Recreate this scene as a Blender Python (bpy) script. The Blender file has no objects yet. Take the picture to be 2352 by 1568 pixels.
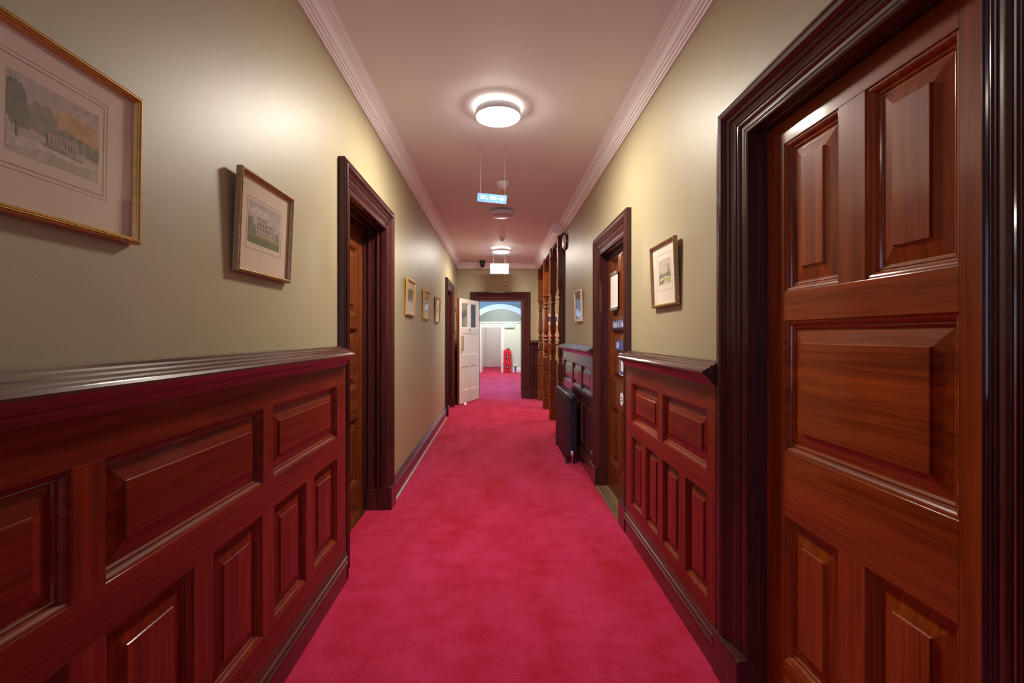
import bpy, bmesh, math, random
from mathutils import Vector
random.seed(7)
sc = bpy.context.scene
COL = sc.collection
PI = math.pi
F = 1080.0
CAM_H = 1.38

# ------------------------------------------------------------------ materials
def new_mat(name):
    m = bpy.data.materials.new(name); m.use_nodes = True
    nt = m.node_tree
    b = nt.nodes['Principled BSDF']
    return m, nt, b

def plain(name, col, rough=.5, metal=0., spec=.5, coat=0., noise=0., nscale=20., bump=0., bscale=60., bdist=.002):
    m, nt, b = new_mat(name)
    b.inputs['Roughness'].default_value = rough
    b.inputs['Metallic'].default_value = metal
    b.inputs['Specular IOR Level'].default_value = spec
    b.inputs['Coat Weight'].default_value = coat
    b.inputs['Coat Roughness'].default_value = .15
    tc = nt.nodes.new('ShaderNodeTexCoord')
    if noise > 0:
        n = nt.nodes.new('ShaderNodeTexNoise'); n.inputs['Scale'].default_value = nscale
        n.inputs['Detail'].default_value = 4
        nt.links.new(tc.outputs['Object'], n.inputs['Vector'])
        r = nt.nodes.new('ShaderNodeValToRGB')
        r.color_ramp.elements[0].position = .3; r.color_ramp.elements[1].position = .7
        r.color_ramp.elements[0].color = [c*(1-noise) for c in col] + [1]
        r.color_ramp.elements[1].color = [min(1, c*(1+noise)) for c in col] + [1]
        nt.links.new(n.outputs['Fac'], r.inputs['Fac'])
        nt.links.new(r.outputs['Color'], b.inputs['Base Color'])
    else:
        b.inputs['Base Color'].default_value = list(col) + [1]
    if bump > 0:
        n2 = nt.nodes.new('ShaderNodeTexNoise'); n2.inputs['Scale'].default_value = bscale
        n2.inputs['Detail'].default_value = 3
        nt.links.new(tc.outputs['Object'], n2.inputs['Vector'])
        bp = nt.nodes.new('ShaderNodeBump'); bp.inputs['Strength'].default_value = bump
        bp.inputs['Distance'].default_value = bdist
        nt.links.new(n2.outputs['Fac'], bp.inputs['Height'])
        nt.links.new(bp.outputs['Normal'], b.inputs['Normal'])
    return m

def wood(name, dark, light, axis='z', rough=.45, coat=.22, spec=.14, coatr=.12):
    m, nt, b = new_mat(name)
    tc = nt.nodes.new('ShaderNodeTexCoord')
    mp = nt.nodes.new('ShaderNodeMapping')
    s = {'z': (44, 44, 1.6), 'y': (44, 1.6, 44), 'x': (1.6, 44, 44)}[axis]
    mp.inputs['Scale'].default_value = s
    nt.links.new(tc.outputs['Object'], mp.inputs['Vector'])
    n = nt.nodes.new('ShaderNodeTexNoise')
    n.inputs['Scale'].default_value = 1.0; n.inputs['Detail'].default_value = 7
    n.inputs['Roughness'].default_value = .62; n.inputs['Distortion'].default_value = .9
    nt.links.new(mp.outputs['Vector'], n.inputs['Vector'])
    r = nt.nodes.new('ShaderNodeValToRGB')
    e = r.color_ramp.elements
    e[0].position = .33; e[0].color = list(dark) + [1]
    e[1].position = .66; e[1].color = list(light) + [1]
    nt.links.new(n.outputs['Fac'], r.inputs['Fac'])
    # broad figure
    mp2 = nt.nodes.new('ShaderNodeMapping')
    mp2.inputs['Scale'].default_value = tuple(x*.16 for x in s)
    nt.links.new(tc.outputs['Object'], mp2.inputs['Vector'])
    n2 = nt.nodes.new('ShaderNodeTexNoise'); n2.inputs['Scale'].default_value = 1.; n2.inputs['Detail'].default_value = 3
    n2.inputs['Distortion'].default_value = 1.2
    nt.links.new(mp2.outputs['Vector'], n2.inputs['Vector'])
    r2 = nt.nodes.new('ShaderNodeValToRGB')
    r2.color_ramp.elements[0].position = .3; r2.color_ramp.elements[0].color = (.72, .70, .68, 1)
    r2.color_ramp.elements[1].position = .7; r2.color_ramp.elements[1].color = (1.2, 1.2, 1.2, 1)
    nt.links.new(n2.outputs['Fac'], r2.inputs['Fac'])
    mx = nt.nodes.new('ShaderNodeMix'); mx.data_type = 'RGBA'; mx.blend_type = 'MULTIPLY'
    mx.inputs[0].default_value = 1.
    nt.links.new(r.outputs['Color'], mx.inputs[6]); nt.links.new(r2.outputs['Color'], mx.inputs[7])
    nt.links.new(mx.outputs[2], b.inputs['Base Color'])
    bp = nt.nodes.new('ShaderNodeBump'); bp.inputs['Strength'].default_value = .25; bp.inputs['Distance'].default_value = .001
    nt.links.new(n.outputs['Fac'], bp.inputs['Height'])
    nt.links.new(bp.outputs['Normal'], b.inputs['Normal'])
    b.inputs['Roughness'].default_value = rough
    b.inputs['Specular IOR Level'].default_value = spec
    b.inputs['Coat Weight'].default_value = coat
    b.inputs['Coat Roughness'].default_value = coatr
    return m

def emit(name, col, strength):
    m = bpy.data.materials.new(name); m.use_nodes = True
    nt = m.node_tree; nt.nodes.clear()
    o = nt.nodes.new('ShaderNodeOutputMaterial'); e = nt.nodes.new('ShaderNodeEmission')
    e.inputs['Color'].default_value = list(col) + [1]; e.inputs['Strength'].default_value = strength
    nt.links.new(e.outputs[0], o.inputs['Surface'])
    return m

def pane_glass(name, tint=(1, 1, 1), fac=.12):
    m = bpy.data.materials.new(name); m.use_nodes = True
    nt = m.node_tree; nt.nodes.clear()
    o = nt.nodes.new('ShaderNodeOutputMaterial')
    t = nt.nodes.new('ShaderNodeBsdfTransparent'); t.inputs['Color'].default_value = list(tint) + [1]
    g = nt.nodes.new('ShaderNodeBsdfGlossy'); g.inputs['Roughness'].default_value = .03
    lw = nt.nodes.new('ShaderNodeLayerWeight'); lw.inputs['Blend'].default_value = .5
    pw = nt.nodes.new('ShaderNodeMath'); pw.operation = 'POWER'; pw.inputs[1].default_value = 5.
    nt.links.new(lw.outputs['Facing'], pw.inputs[0])
    fr = nt.nodes.new('ShaderNodeMath'); fr.operation = 'MULTIPLY_ADD'; fr.inputs[1].default_value = .55; fr.inputs[2].default_value = .018
    nt.links.new(pw.outputs[0], fr.inputs[0])
    mx = nt.nodes.new('ShaderNodeMixShader')
    nt.links.new(fr.outputs[0], mx.inputs[0])
    nt.links.new(t.outputs[0], mx.inputs[1]); nt.links.new(g.outputs[0], mx.inputs[2])
    nt.links.new(mx.outputs[0], o.inputs['Surface'])
    return m

M = {}
M['wall'] = plain('wall_paint', (.41, .355, .215), rough=.47, spec=.5, noise=.035, nscale=3., bump=.17, bscale=170., bdist=.0016)
M['ceiling'] = plain('ceiling_paint', (.88, .88, .93), rough=.62, spec=.3, noise=.015, nscale=2., bump=.1, bscale=40.)
M['cornice'] = plain('cornice_paint', (.90, .88, .91), rough=.55, spec=.3, bump=.1, bscale=80.)
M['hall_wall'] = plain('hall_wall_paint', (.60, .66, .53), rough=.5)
M['hall_upper'] = plain('hall_upper_shaded_paint', (.20, .25, .24), rough=.5)  # sage upper paint with shade and bluish skylight put into its colour
M['white_gloss'] = plain('white_gloss_paint', (.70, .64, .56), rough=.35, spec=.5, noise=.02, nscale=5.)
M['white_trim'] = plain('white_trim_paint', (.80, .80, .79), rough=.4)

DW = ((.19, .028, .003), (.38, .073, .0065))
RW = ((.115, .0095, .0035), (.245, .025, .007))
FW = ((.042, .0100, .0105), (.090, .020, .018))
SW = ((.048, .012, .008), (.105, .027, .014))
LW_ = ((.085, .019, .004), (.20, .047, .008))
OW = ((.085, .018, .004), (.23, .058, .010))
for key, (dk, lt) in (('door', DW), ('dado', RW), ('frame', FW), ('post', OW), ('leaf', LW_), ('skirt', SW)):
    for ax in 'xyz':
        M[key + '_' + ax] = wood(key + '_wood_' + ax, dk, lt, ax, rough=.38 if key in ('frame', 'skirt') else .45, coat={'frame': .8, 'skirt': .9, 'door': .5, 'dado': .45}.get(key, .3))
M['threshold'] = wood('threshold_wood', (.10, .065, .035), (.22, .15, .085), 'y', rough=.5, coat=.1)
M['gold'] = plain('gilt_frame', (.62, .36, .075), rough=.34, metal=.3, coat=.3, noise=.15, nscale=60.)
M['gold_dark'] = plain('dull_gilt_frame', (.44, .26, .085), rough=.42, metal=.25, noise=.25, nscale=90.)
M['gold_pale'] = plain('pale_gilt_frame', (.72, .58, .38), rough=.4, metal=.3, noise=.1, nscale=60.)
M['mat'] = plain('mount_card', (.74, .60, .48), rough=.8, spec=.2, noise=.03, nscale=12.)
M['mat_white'] = plain('mount_card_white', (.86, .78, .68), rough=.8, spec=.2, noise=.02, nscale=12.)
M['glass'] = pane_glass('pane_glass')
M['brass'] = plain('brass', (.62, .44, .16), rough=.3, metal=1.)
M['chrome'] = plain('chrome', (.75, .75, .76), rough=.22, metal=1.)
M['wire'] = plain('wire_grey', (.26, .19, .18), rough=.6)
M['black'] = plain('black_plastic', (.012, .012, .014), rough=.35)
M['smoke'] = plain('dark_dome', (.01, .01, .012), rough=.08, coat=.5)
M['rad'] = plain('radiator_paint', (.022, .013, .024), rough=.3, spec=.6, coat=.3)
M['white_plastic'] = plain('white_plastic', (.88, .86, .88), rough=.4)
M['grey_plastic'] = plain('grey_plastic', (.45, .43, .44), rough=.4)
M['blue'] = plain('sign_blue', (.045, .125, .42), rough=.6, spec=.2)
M['navy'] = plain('sign_navy', (.035, .07, .30), rough=.3)
M['paper'] = plain('white_paper', (.85, .82, .80), rough=.7)
M['lettering'] = plain('white_lettering', (.80, .80, .80), rough=.6, spec=.2)
M['navy_letter'] = plain('blue_lettering', (.07, .10, .42), rough=.5)
M['grey_letter'] = plain('grey_lettering', (.75, .725, .71), rough=.7)
M['red'] = plain('red_plastic', (.62, .015, .02), rough=.35)
M['pink'] = plain('pink_paper', (.72, .33, .27), rough=.7)
M['lamp'] = emit('lamp_diffuser_lit', (1.0, .91, .785), 190.)
M['fill_lamp_dim'] = emit('fill_diffuser_dim', (1.0, .88, .72), 25.)
M['lamp_stair'] = emit('lamp_diffuser_stair', (1.0, .80, .55), 75.)
M['lamp_ring'] = emit('lamp_back_ring_lit', (1.0, .92, .80), 4.5)
M['fill_lamp_cool'] = emit('fill_diffuser_cool', (1.0, .97, .90), 210.)
M['fill_lamp_lobby'] = emit('fill_diffuser_lobby', (1.0, .95, .88), 65.)
M['fill_lamp_low'] = emit('fill_diffuser_low', (.86, .95, 1.0), 6.)
M['fill_ring_low'] = emit('fill_ring_low', (.86, .95, 1.0), 1.5)
M['lamp_body'] = plain('lamp_body', (.80, .78, .78), rough=.45)
M['lamp_off'] = plain('lamp_diffuser_unlit', (.62, .56, .55), rough=.35, coat=.2)
M['exit'] = emit('exit_panel_lit', (.50, .88, 1.0), 1.6)
M['exit_green'] = emit('exit_green_lit', (.25, .95, .55), 3.5)
M['far_sign'] = emit('far_sign_lit', (.80, 1.0, .93), .62)

def carpet():
    m, nt, b = new_mat('carpet_red')
    tc = nt.nodes.new('ShaderNodeTexCoord')
    def noise(scale, detail, vec=None, dist=0.):
        n = nt.nodes.new('ShaderNodeTexNoise'); n.inputs['Scale'].default_value = scale
        n.inputs['Detail'].default_value = detail; n.inputs['Distortion'].default_value = dist
        nt.links.new(vec or tc.outputs['Object'], n.inputs['Vector']); return n
    mp = nt.nodes.new('ShaderNodeMapping'); mp.inputs['Scale'].default_value = (2.6, 1.0, 1)
    nt.links.new(tc.outputs['Object'], mp.inputs['Vector'])
    big = noise(1.3, 5, mp.outputs['Vector'], .2)
    fine = noise(190, 3)
    mp3 = nt.nodes.new('ShaderNodeMapping'); mp3.inputs['Scale'].default_value = (6., 9., 1)
    nt.links.new(tc.outputs['Object'], mp3.inputs['Vector'])
    mid = noise(1., 8, mp3.outputs['Vector'], .0); mid.inputs['Roughness'].default_value = .68
    av = nt.nodes.new('ShaderNodeMath'); av.operation = 'MULTIPLY_ADD'; av.inputs[1].default_value = .55
    hf = nt.nodes.new('ShaderNodeMath'); hf.operation = 'MULTIPLY'; hf.inputs[1].default_value = .55
    nt.links.new(big.outputs['Fac'], hf.inputs[0]); nt.links.new(mid.outputs['Fac'], av.inputs[0]); nt.links.new(hf.outputs[0], av.inputs[2])
    r = nt.nodes.new('ShaderNodeValToRGB'); e = r.color_ramp.elements
    e[0].position = .42; e[0].color = (.44, .006, .026, 1)
    e[1].position = .66; e[1].color = (.58, .028, .105, 1)
    nt.links.new(av.outputs[0], r.inputs['Fac'])
    r2 = nt.nodes.new('ShaderNodeValToRGB')
    r2.color_ramp.elements[0].position = .3; r2.color_ramp.elements[0].color = (.52, .52, .52, 1)
    r2.color_ramp.elements[1].position = .7; r2.color_ramp.elements[1].color = (1.2, 1.2, 1.2, 1)
    nt.links.new(fine.outputs['Fac'], r2.inputs['Fac'])
    mx = nt.nodes.new('ShaderNodeMix'); mx.data_type = 'RGBA'; mx.blend_type = 'MULTIPLY'; mx.inputs[0].default_value = 1.
    nt.links.new(r.outputs['Color'], mx.inputs[6]); nt.links.new(r2.outputs['Color'], mx.inputs[7])
    nt.links.new(mx.outputs[2], b.inputs['Base Color'])
    bp = nt.nodes.new('ShaderNodeBump'); bp.inputs['Strength'].default_value = .5; bp.inputs['Distance'].default_value = .004
    nt.links.new(fine.outputs['Fac'], bp.inputs['Height']); nt.links.new(bp.outputs['Normal'], b.inputs['Normal'])
    b.inputs['Roughness'].default_value = .95; b.inputs['Specular IOR Level'].default_value = .1
    b.inputs['Sheen Weight'].default_value = .25; b.inputs['Sheen Roughness'].default_value = .5
    b.inputs['Sheen Tint'].default_value = (1, .35, .45, 1)
    return m
M['carpet'] = carpet()

# ------------------------------------------------------------------ mesh builder
class Map:
    def __init__(s, o, ud, nd):
        s.o, s.u, s.n = Vector(o), Vector(ud), Vector(nd)
    def __call__(s, u, v, d):
        return s.o + s.u*u + s.n*d + Vector((0, 0, v))
XR, XL, YE = .935, -.895, 10.3
RIGHT = Map((XR, 0, 0), (0, 1, 0), (-1, 0, 0))
LEFT = Map((XL, 0, 0), (0, 1, 0), (1, 0, 0))
END = Map((0, YE, 0), (1, 0, 0), (0, -1, 0))
WORLD = Map((0, 0, 0), (1, 0, 0), (0, 1, 0))      # u=x, d=y, v=z

class MB:
    def __init__(s): s.v, s.f, s.m, s.sm = [], [], [], []
    def add(s, vs, fs, mat=0, smooth=False):
        b = len(s.v); s.v += [Vector(p) for p in vs]
        for f in fs: s.f.append([b+i for i in f]); s.m.append(mat); s.sm.append(smooth)
    def box(s, mp, u0, u1, v0, v1, d0, d1, mat=0):
        vs = [mp(u, v, d) for d in (d0, d1) for v in (v0, v1) for u in (u0, u1)]
        s.add(vs, [(0, 1, 3, 2), (4, 6, 7, 5), (0, 4, 5, 1), (2, 3, 7, 6), (0, 2, 6, 4), (1, 5, 7, 3)], mat)
    def rings(s, mp, u0, u1, v0, v1, prof, cap=True, mat=0, capmat=None):
        vs = []
        for i, d in prof:
            vs += [mp(u0+i, v0+i, d), mp(u1-i, v0+i, d), mp(u1-i, v1-i, d), mp(u0+i, v1-i, d)]
        fs = []
        for k in range(len(prof)-1):
            for j in range(4):
                a, b = 4*k+j, 4*k+(j+1) % 4
                fs.append((a, b, b+4, a+4))
        s.add(vs, fs, mat)
        if cap:
            k = len(prof)-1
            s.add(vs[4*k:4*k+4], [(0, 1, 2, 3)], mat if capmat is None else capmat)
    def sweep_u(s, mp, u0, u1, v0, vt, prof, mat_side=0, mat_head=0, hs=1., ns=1.):
        """closed profile (w,d) swept up one side, over the head and down; w grows away from the opening"""
        n = len(prof); vs = []
        for w, d in prof: vs.append(mp(u0-w*ns, v0, d))
        for w, d in prof: vs.append(mp(u0-w*ns, vt+w*hs, d))
        for w, d in prof: vs.append(mp(u1+w, vt+w*hs, d))
        for w, d in prof: vs.append(mp(u1+w, v0, d))
        for k in range(3):
            fs = [(k*n+j, k*n+(j+1) % n, (k+1)*n+(j+1) % n, (k+1)*n+j) for j in range(n)]
            b = [f for f in fs]
            s.add(vs, b, mat_head if k == 1 else mat_side)
        s.add(vs, [tuple(range(n)), tuple(range(3*n, 4*n))], mat_side)
    def frame4(s, mp, u0, u1, v0, v1, prof, mat=0):
        """closed profile (w inward,d) swept round a rectangle"""
        n = len(prof); vs = []
        for (cu, cv, su, sv) in ((u0, v0, 1, 1), (u1, v0, -1, 1), (u1, v1, -1, -1), (u0, v1, 1, -1)):
            for w, d in prof: vs.append(mp(cu+su*w, cv+sv*w, d))
        fs = []
        for k in range(4):
            for j in range(n):
                a, b = k*n, ((k+1) % 4)*n
                fs.append((a+j, a+(j+1) % n, b+(j+1) % n, b+j))
        s.add(vs, fs, mat)
    def extr(s, mp, prof, u0, u1, mat=0, dv0=0, dv1=0):
        """closed profile (d,v) extruded along u"""
        n = len(prof)
        vs = [mp(u0, v+dv0, d) for d, v in prof] + [mp(u1, v+dv1, d) for d, v in prof]
        fs = [(j, (j+1) % n, n+(j+1) % n, n+j) for j in range(n)]
        s.add(vs, fs + [tuple(range(n)), tuple(range(n, 2*n))], mat)
    def poly(s, mp, pts, d, mat=0):
        s.add([mp(u, v, d) for u, v in pts], [tuple(range(len(pts)))], mat)
    def lathe(s, c, prof, n=24, axis='z', mat=0, smooth=True):
        c = Vector(c); vs = []
        for r, h in prof:
            for k in range(n):
                a = 2*PI*k/n; x, y = r*math.cos(a), r*math.sin(a)
                p = {'z': (x, y, h), 'y': (x, h, y), 'x': (h, x, y)}[axis]
                vs.append(c+Vector(p))
        fs = []
        for i in range(len(prof)-1):
            for k in range(n):
                a, b = i*n+k, i*n+(k+1) % n
                fs.append((a, b, b+n, a+n))
        s.add(vs, fs, mat, smooth)
        s.add(vs, [tuple(range(n)), tuple(range((len(prof)-1)*n, len(prof)*n))], mat)
    def tube(s, p0, p1, r, n=10, mat=0):
        p0, p1 = Vector(p0), Vector(p1); ax = (p1-p0).normalized()
        a = ax.orthogonal().normalized(); b = ax.cross(a)
        vs = [p + (a*math.cos(2*PI*k/n)+b*math.sin(2*PI*k/n))*r for p in (p0, p1) for k in range(n)]
        s.add(vs, [(k, (k+1) % n, n+(k+1) % n, n+k) for k in range(n)], mat, True)
        s.add(vs, [tuple(range(n)), tuple(range(n, 2*n))], mat)
    def sqloft(s, c, prof, mat=0):
        """square sections (half width, z) stacked"""
        c = Vector(c); vs = []
        for h, z in prof:
            vs += [c+Vector((-h, -h, z)), c+Vector((h, -h, z)), c+Vector((h, h, z)), c+Vector((-h, h, z))]
        fs = []
        for k in range(len(prof)-1):
            for j in range(4):
                a, b = 4*k+j, 4*k+(j+1) % 4
                fs.append((a, b, b+4, a+4))
        k = 4*(len(prof)-1)
        s.add(vs, fs + [(0, 1, 2, 3), (k, k+1, k+2, k+3)], mat)
    def build(s, name, mats, parent=None, bevel=0.):
        off = Vector((0, 0, 0))
        p = parent
        while p is not None:
            off += p.location; p = p.parent
        me = bpy.data.meshes.new(name)
        bm = bmesh.new()
        bv = [bm.verts.new(p - off) for p in s.v]
        for f, mi, sm in zip(s.f, s.m, s.sm):
            try:
                fc = bm.faces.new([bv[i] for i in f]); fc.material_index = mi; fc.smooth = sm
            except ValueError: pass
        lone = [v for v in bm.verts if not v.link_faces]
        bmesh.ops.delete(bm, geom=lone, context='VERTS')
        bmesh.ops.recalc_face_normals(bm, faces=bm.faces)
        bm.to_mesh(me); bm.free()
        for m in (mats if isinstance(mats, (list, tuple)) else [mats]): me.materials.append(m)
        o = bpy.data.objects.new(name, me); COL.objects.link(o)
        if parent is not None: o.parent = parent
        if bevel > 0:
            md = o.modifiers.new('bevel', 'BEVEL'); md.width = bevel; md.segments = 2
            md.limit_method = 'ANGLE'; md.angle_limit = math.radians(50)
        return o

def tag(o, label, cat, group=None, kind=None):
    o['label'] = label; o['category'] = cat
    if group: o['group'] = group
    if kind: o['kind'] = kind
    return o
def thing(name, label, cat, loc, group=None, kind=None):
    o = bpy.data.objects.new(name, None); COL.objects.link(o)
    o.location = loc; o.empty_display_size = .1
    return tag(o, label, cat, group, kind)
S = 'structure'

def text(name, string, size, mat, parent, p0, xd, yd, nd, align='LEFT', extrude=.0006):
    cu = bpy.data.curves.new('t', 'FONT'); cu.body = string; cu.size = size
    cu.align_x = align; cu.align_y = 'CENTER'; cu.extrude = extrude
    ob = bpy.data.objects.new('t', cu); COL.objects.link(ob)
    bpy.context.view_layer.update()
    me = bpy.data.meshes.new_from_object(ob.evaluated_get(bpy.context.evaluated_depsgraph_get()))
    bpy.data.objects.remove(ob)
    off = Vector((0, 0, 0)); p = parent
    while p is not None: off += p.location; p = p.parent
    p0, xd, yd, nd = Vector(p0), Vector(xd), Vector(yd), Vector(nd)
    for v in me.vertices:
        c = v.co.copy(); v.co = p0 + xd*c.x + yd*c.y + nd*c.z - off
    me.materials.clear(); me.materials.append(mat)
    o = bpy.data.objects.new(name, me); COL.objects.link(o); o.parent = parent
    return o

# ------------------------------------------------------------------ shell
CZL, CZR = 2.976, 2.931
def ceil_z(x): return CZL + (x-XL)*(CZR-CZL)/(XR-XL)
YB = -3.2           # back of corridor behind the camera
HX0, HX1, HY = -1.6, 1.55, 17.6

b = MB(); b.box(WORLD, -1.7, 2.7, -.08, 0, YB-.1, 20.9)
tag(b.build('floor', M['carpet']), 'crimson red carpet running down the corridor and into the hall', 'carpet', kind=S)

b = MB()
x0, x1 = -1.75, 2.75
vs = [(x0, YB-.1, ceil_z(x0)), (x1, YB-.1, ceil_z(x1)), (x1, 20.9, ceil_z(x1)), (x0, 20.9, ceil_z(x0))]
b.add(vs + [(p[0], p[1], p[2]+.1) for p in vs], [(0, 1, 2, 3), (4, 5, 6, 7), (0, 1, 5, 4), (1, 2, 6, 5), (2, 3, 7, 6), (3, 0, 4, 7)])
tag(b.build('ceiling', M['ceiling']), 'pale plaster ceiling over the corridor', 'ceiling', kind=S)

LIN = .022          # lining thickness, wall openings are larger by this
def wall_with(name, mp, ua, ub, openings, zt, thick, label, mat):
    b = MB(); u = ua
    for (o0, o1, ov) in openings:
        b.box(mp, u, o0-LIN, 0, zt, -thick, 0)
        b.box(mp, o0-LIN, o1+LIN, ov+LIN, zt, -thick, 0)
        u = o1+LIN
    b.box(mp, u, ub, 0, zt, -thick, 0)
    return tag(b.build(name, mat), label, 'wall', kind=S)

A0, A1, AT = 2.80, 3.72, 2.22       # left near door opening
C0, C1, CT = 8.11, 9.02, 2.20       # left far door
N0, N1, NT = .90, 1.74, 2.13        # right near door
B0, B1, BT = 3.465, 4.285, 2.11     # right far door
YS = 6.66                            # right wall ends, staircase screen begins
E0, E1, ET = -.42, .518, 2.144      # end doorway

wall_with('wall_left', LEFT, YB, YE, [(A0, A1, AT), (C0, C1, CT)], 3.02, .30, 'olive beige painted wall on the left side of the corridor', M['wall'])
wall_with('wall_right', RIGHT, YB, YS, [(N0, N1, NT), (B0, B1, BT)], 2.97, .30, 'olive beige painted wall on the right side of the corridor', M['wall'])
wall_with('wall_end', END, -1.195, 2.6, [(E0, E1, ET)], 2.96, .22, 'olive painted wall at the far end around the open doorway', M['wall'])
# stairwell shell
b = MB(); b.box(WORLD, 2.6, 2.7, 0, 2.9, YS-.3, YE+.22)
tag(b.build('wall_stair', M['wall']), 'painted side wall of the stairwell behind the turned posts', 'wall', kind=S)
b = MB(); b.box(WORLD, XR+.30, 2.6, 0, 2.9, YS-.3, YS)
tag(b.build('wall_stair_near', M['wall']), 'painted near wall of the stairwell beside the turned posts', 'wall', kind=S)

# ------------------------------------------------------------------ cornices
CORN = [(0, -.112), (.012, -.112), (.016, -.104), (.024, -.102), (.028, -.092), (.036, -.090), (.038, -.076), (.046, -.074),
        (.050, -.060), (.058, -.046), (.068, -.036), (.074, -.034), (.076, -.024), (.086, -.020), (.096, -.010), (.104, -.008), (.104, .01), (0, .01)]
def cornice(name, mp, u0, u1, z, label, d0=0):
    b = MB(); b.extr(mp, [(d+d0, z+v) for d, v in CORN], u0, u1)
    return tag(b.build(name, M['cornice']), label, 'cornice', kind=S)
cornice('trim_1', LEFT, YB, YE, ceil_z(XL+.06), 'moulded plaster cornice along the top of the left wall')
cornice('trim_2', RIGHT, YB, YS-.02, ceil_z(XR-.06), 'moulded plaster cornice along the top of the right wall')
cornice('trim_3', END, XL, XR-.08, ceil_z(0), 'moulded plaster cornice across the far end wall')
# beam over the stair screen with its own cornice
b = MB()
b.box(WORLD, .865, 1.0, 2.80, 2.935, YS-.06, YE)
b.extr(RIGHT, [(d+.07, ceil_z(XR-.1)+v) for d, v in CORN], YS-.06, YE-.001)
b.extr(Map((0, YS-.06, 0), (1, 0, 0), (0, -1, 0)), [(d*.55, ceil_z(XR-.1)+v) for d, v in CORN], XR-.175, XR-.02)
tag(b.build('trim_4', M['cornice']), 'boxed plaster beam and cornice above the turned staircase posts', 'cornice', kind=S)

# ------------------------------------------------------------------ doors
ARCH = [(0, -.005), (0, .014), (.006, .018), (.010, .016), (.012, .012), (.018, .014), (.021, .011), (.027, .014), (.030, .011), (.040, .013), (.044, .020), (.050, .024), (.057, .022), (.060, .017),
        (.064, .024), (.070, .027), (.073, .024), (.079, .028), (.082, .025), (.088, .029), (.092, .026), (.096, .035), (.103, .040), (.110, .036), (.113, .032), (.117, .040), (.128, .054), (.138, .058),
        (.148, .055), (.153, .048), (.156, .042), (.160, .048), (.168, .048), (.172, .042), (.172, -.0)]
def architrave(parent, mp, u0, u1, vt, ax, width=.172, dmax=.046, plinth=(1, 1), pair=('frame', 'frame'), hs=1., ns=1.):
    ws, ds = width/.172, dmax/.058
    prof = [(w*ws, d*ds if d > 0 else d) for w, d in ARCH]
    prof[0] = (0, .0); prof[-1] = (width, .0)
    b = MB(); b.sweep_u(mp, u0, u1, .0, vt, prof, 0, 1, hs, ns)
    o = b.build('architrave', [M[pair[0]+'_z'], M[pair[0]+'_'+ax]], parent)
    for on, (a, c) in zip(plinth, ((u0-width*ns-.004, u0+.001), (u1-.001, u1+width+.004))):
        if not on: continue
        p = MB(); h = .175
        pr = [(0, 0), (dmax+.006, 0), (dmax+.006, h-.012), (dmax, h), (0, h)]
        p.extr(mp, pr, a, c)
        p.build('plinth_block', M[pair[0]+'_z'], parent, bevel=.003)
    return o

def lining(parent, mp, u0, u1, vt, depth, ax, ribs=False, name='jamb_lining', key='frame'):
    if ribs:
        prof = [(0, .0), (0, -.028), (.010, -.031), (.010, -.044), (-.004, -.048), (-.008, -.058), (-.004, -.068), (.010, -.071), (.010, -.082),
                (.0, -.086), (.0, -.120), (-.006, -.124), (-.006, -.132), (.004, -.136), (.004, -.150), (-.014, -.154), (-.014, -depth)]
    else:
        prof = [(0, 0), (0, -.018), (.004, -.021), (.004, -.027), (0, -.030), (0, -depth+.012), (-.010, -depth+.010), (-.010, -depth)]
    prof = prof + [(LIN-.002, -depth), (LIN-.002, 0)]
    b = MB(); b.sweep_u(mp, u0, u1, 0, vt, prof, 0, 1)
    return b.build(name, [M[key+'_z'], M[key+'_'+ax]], parent)

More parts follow.
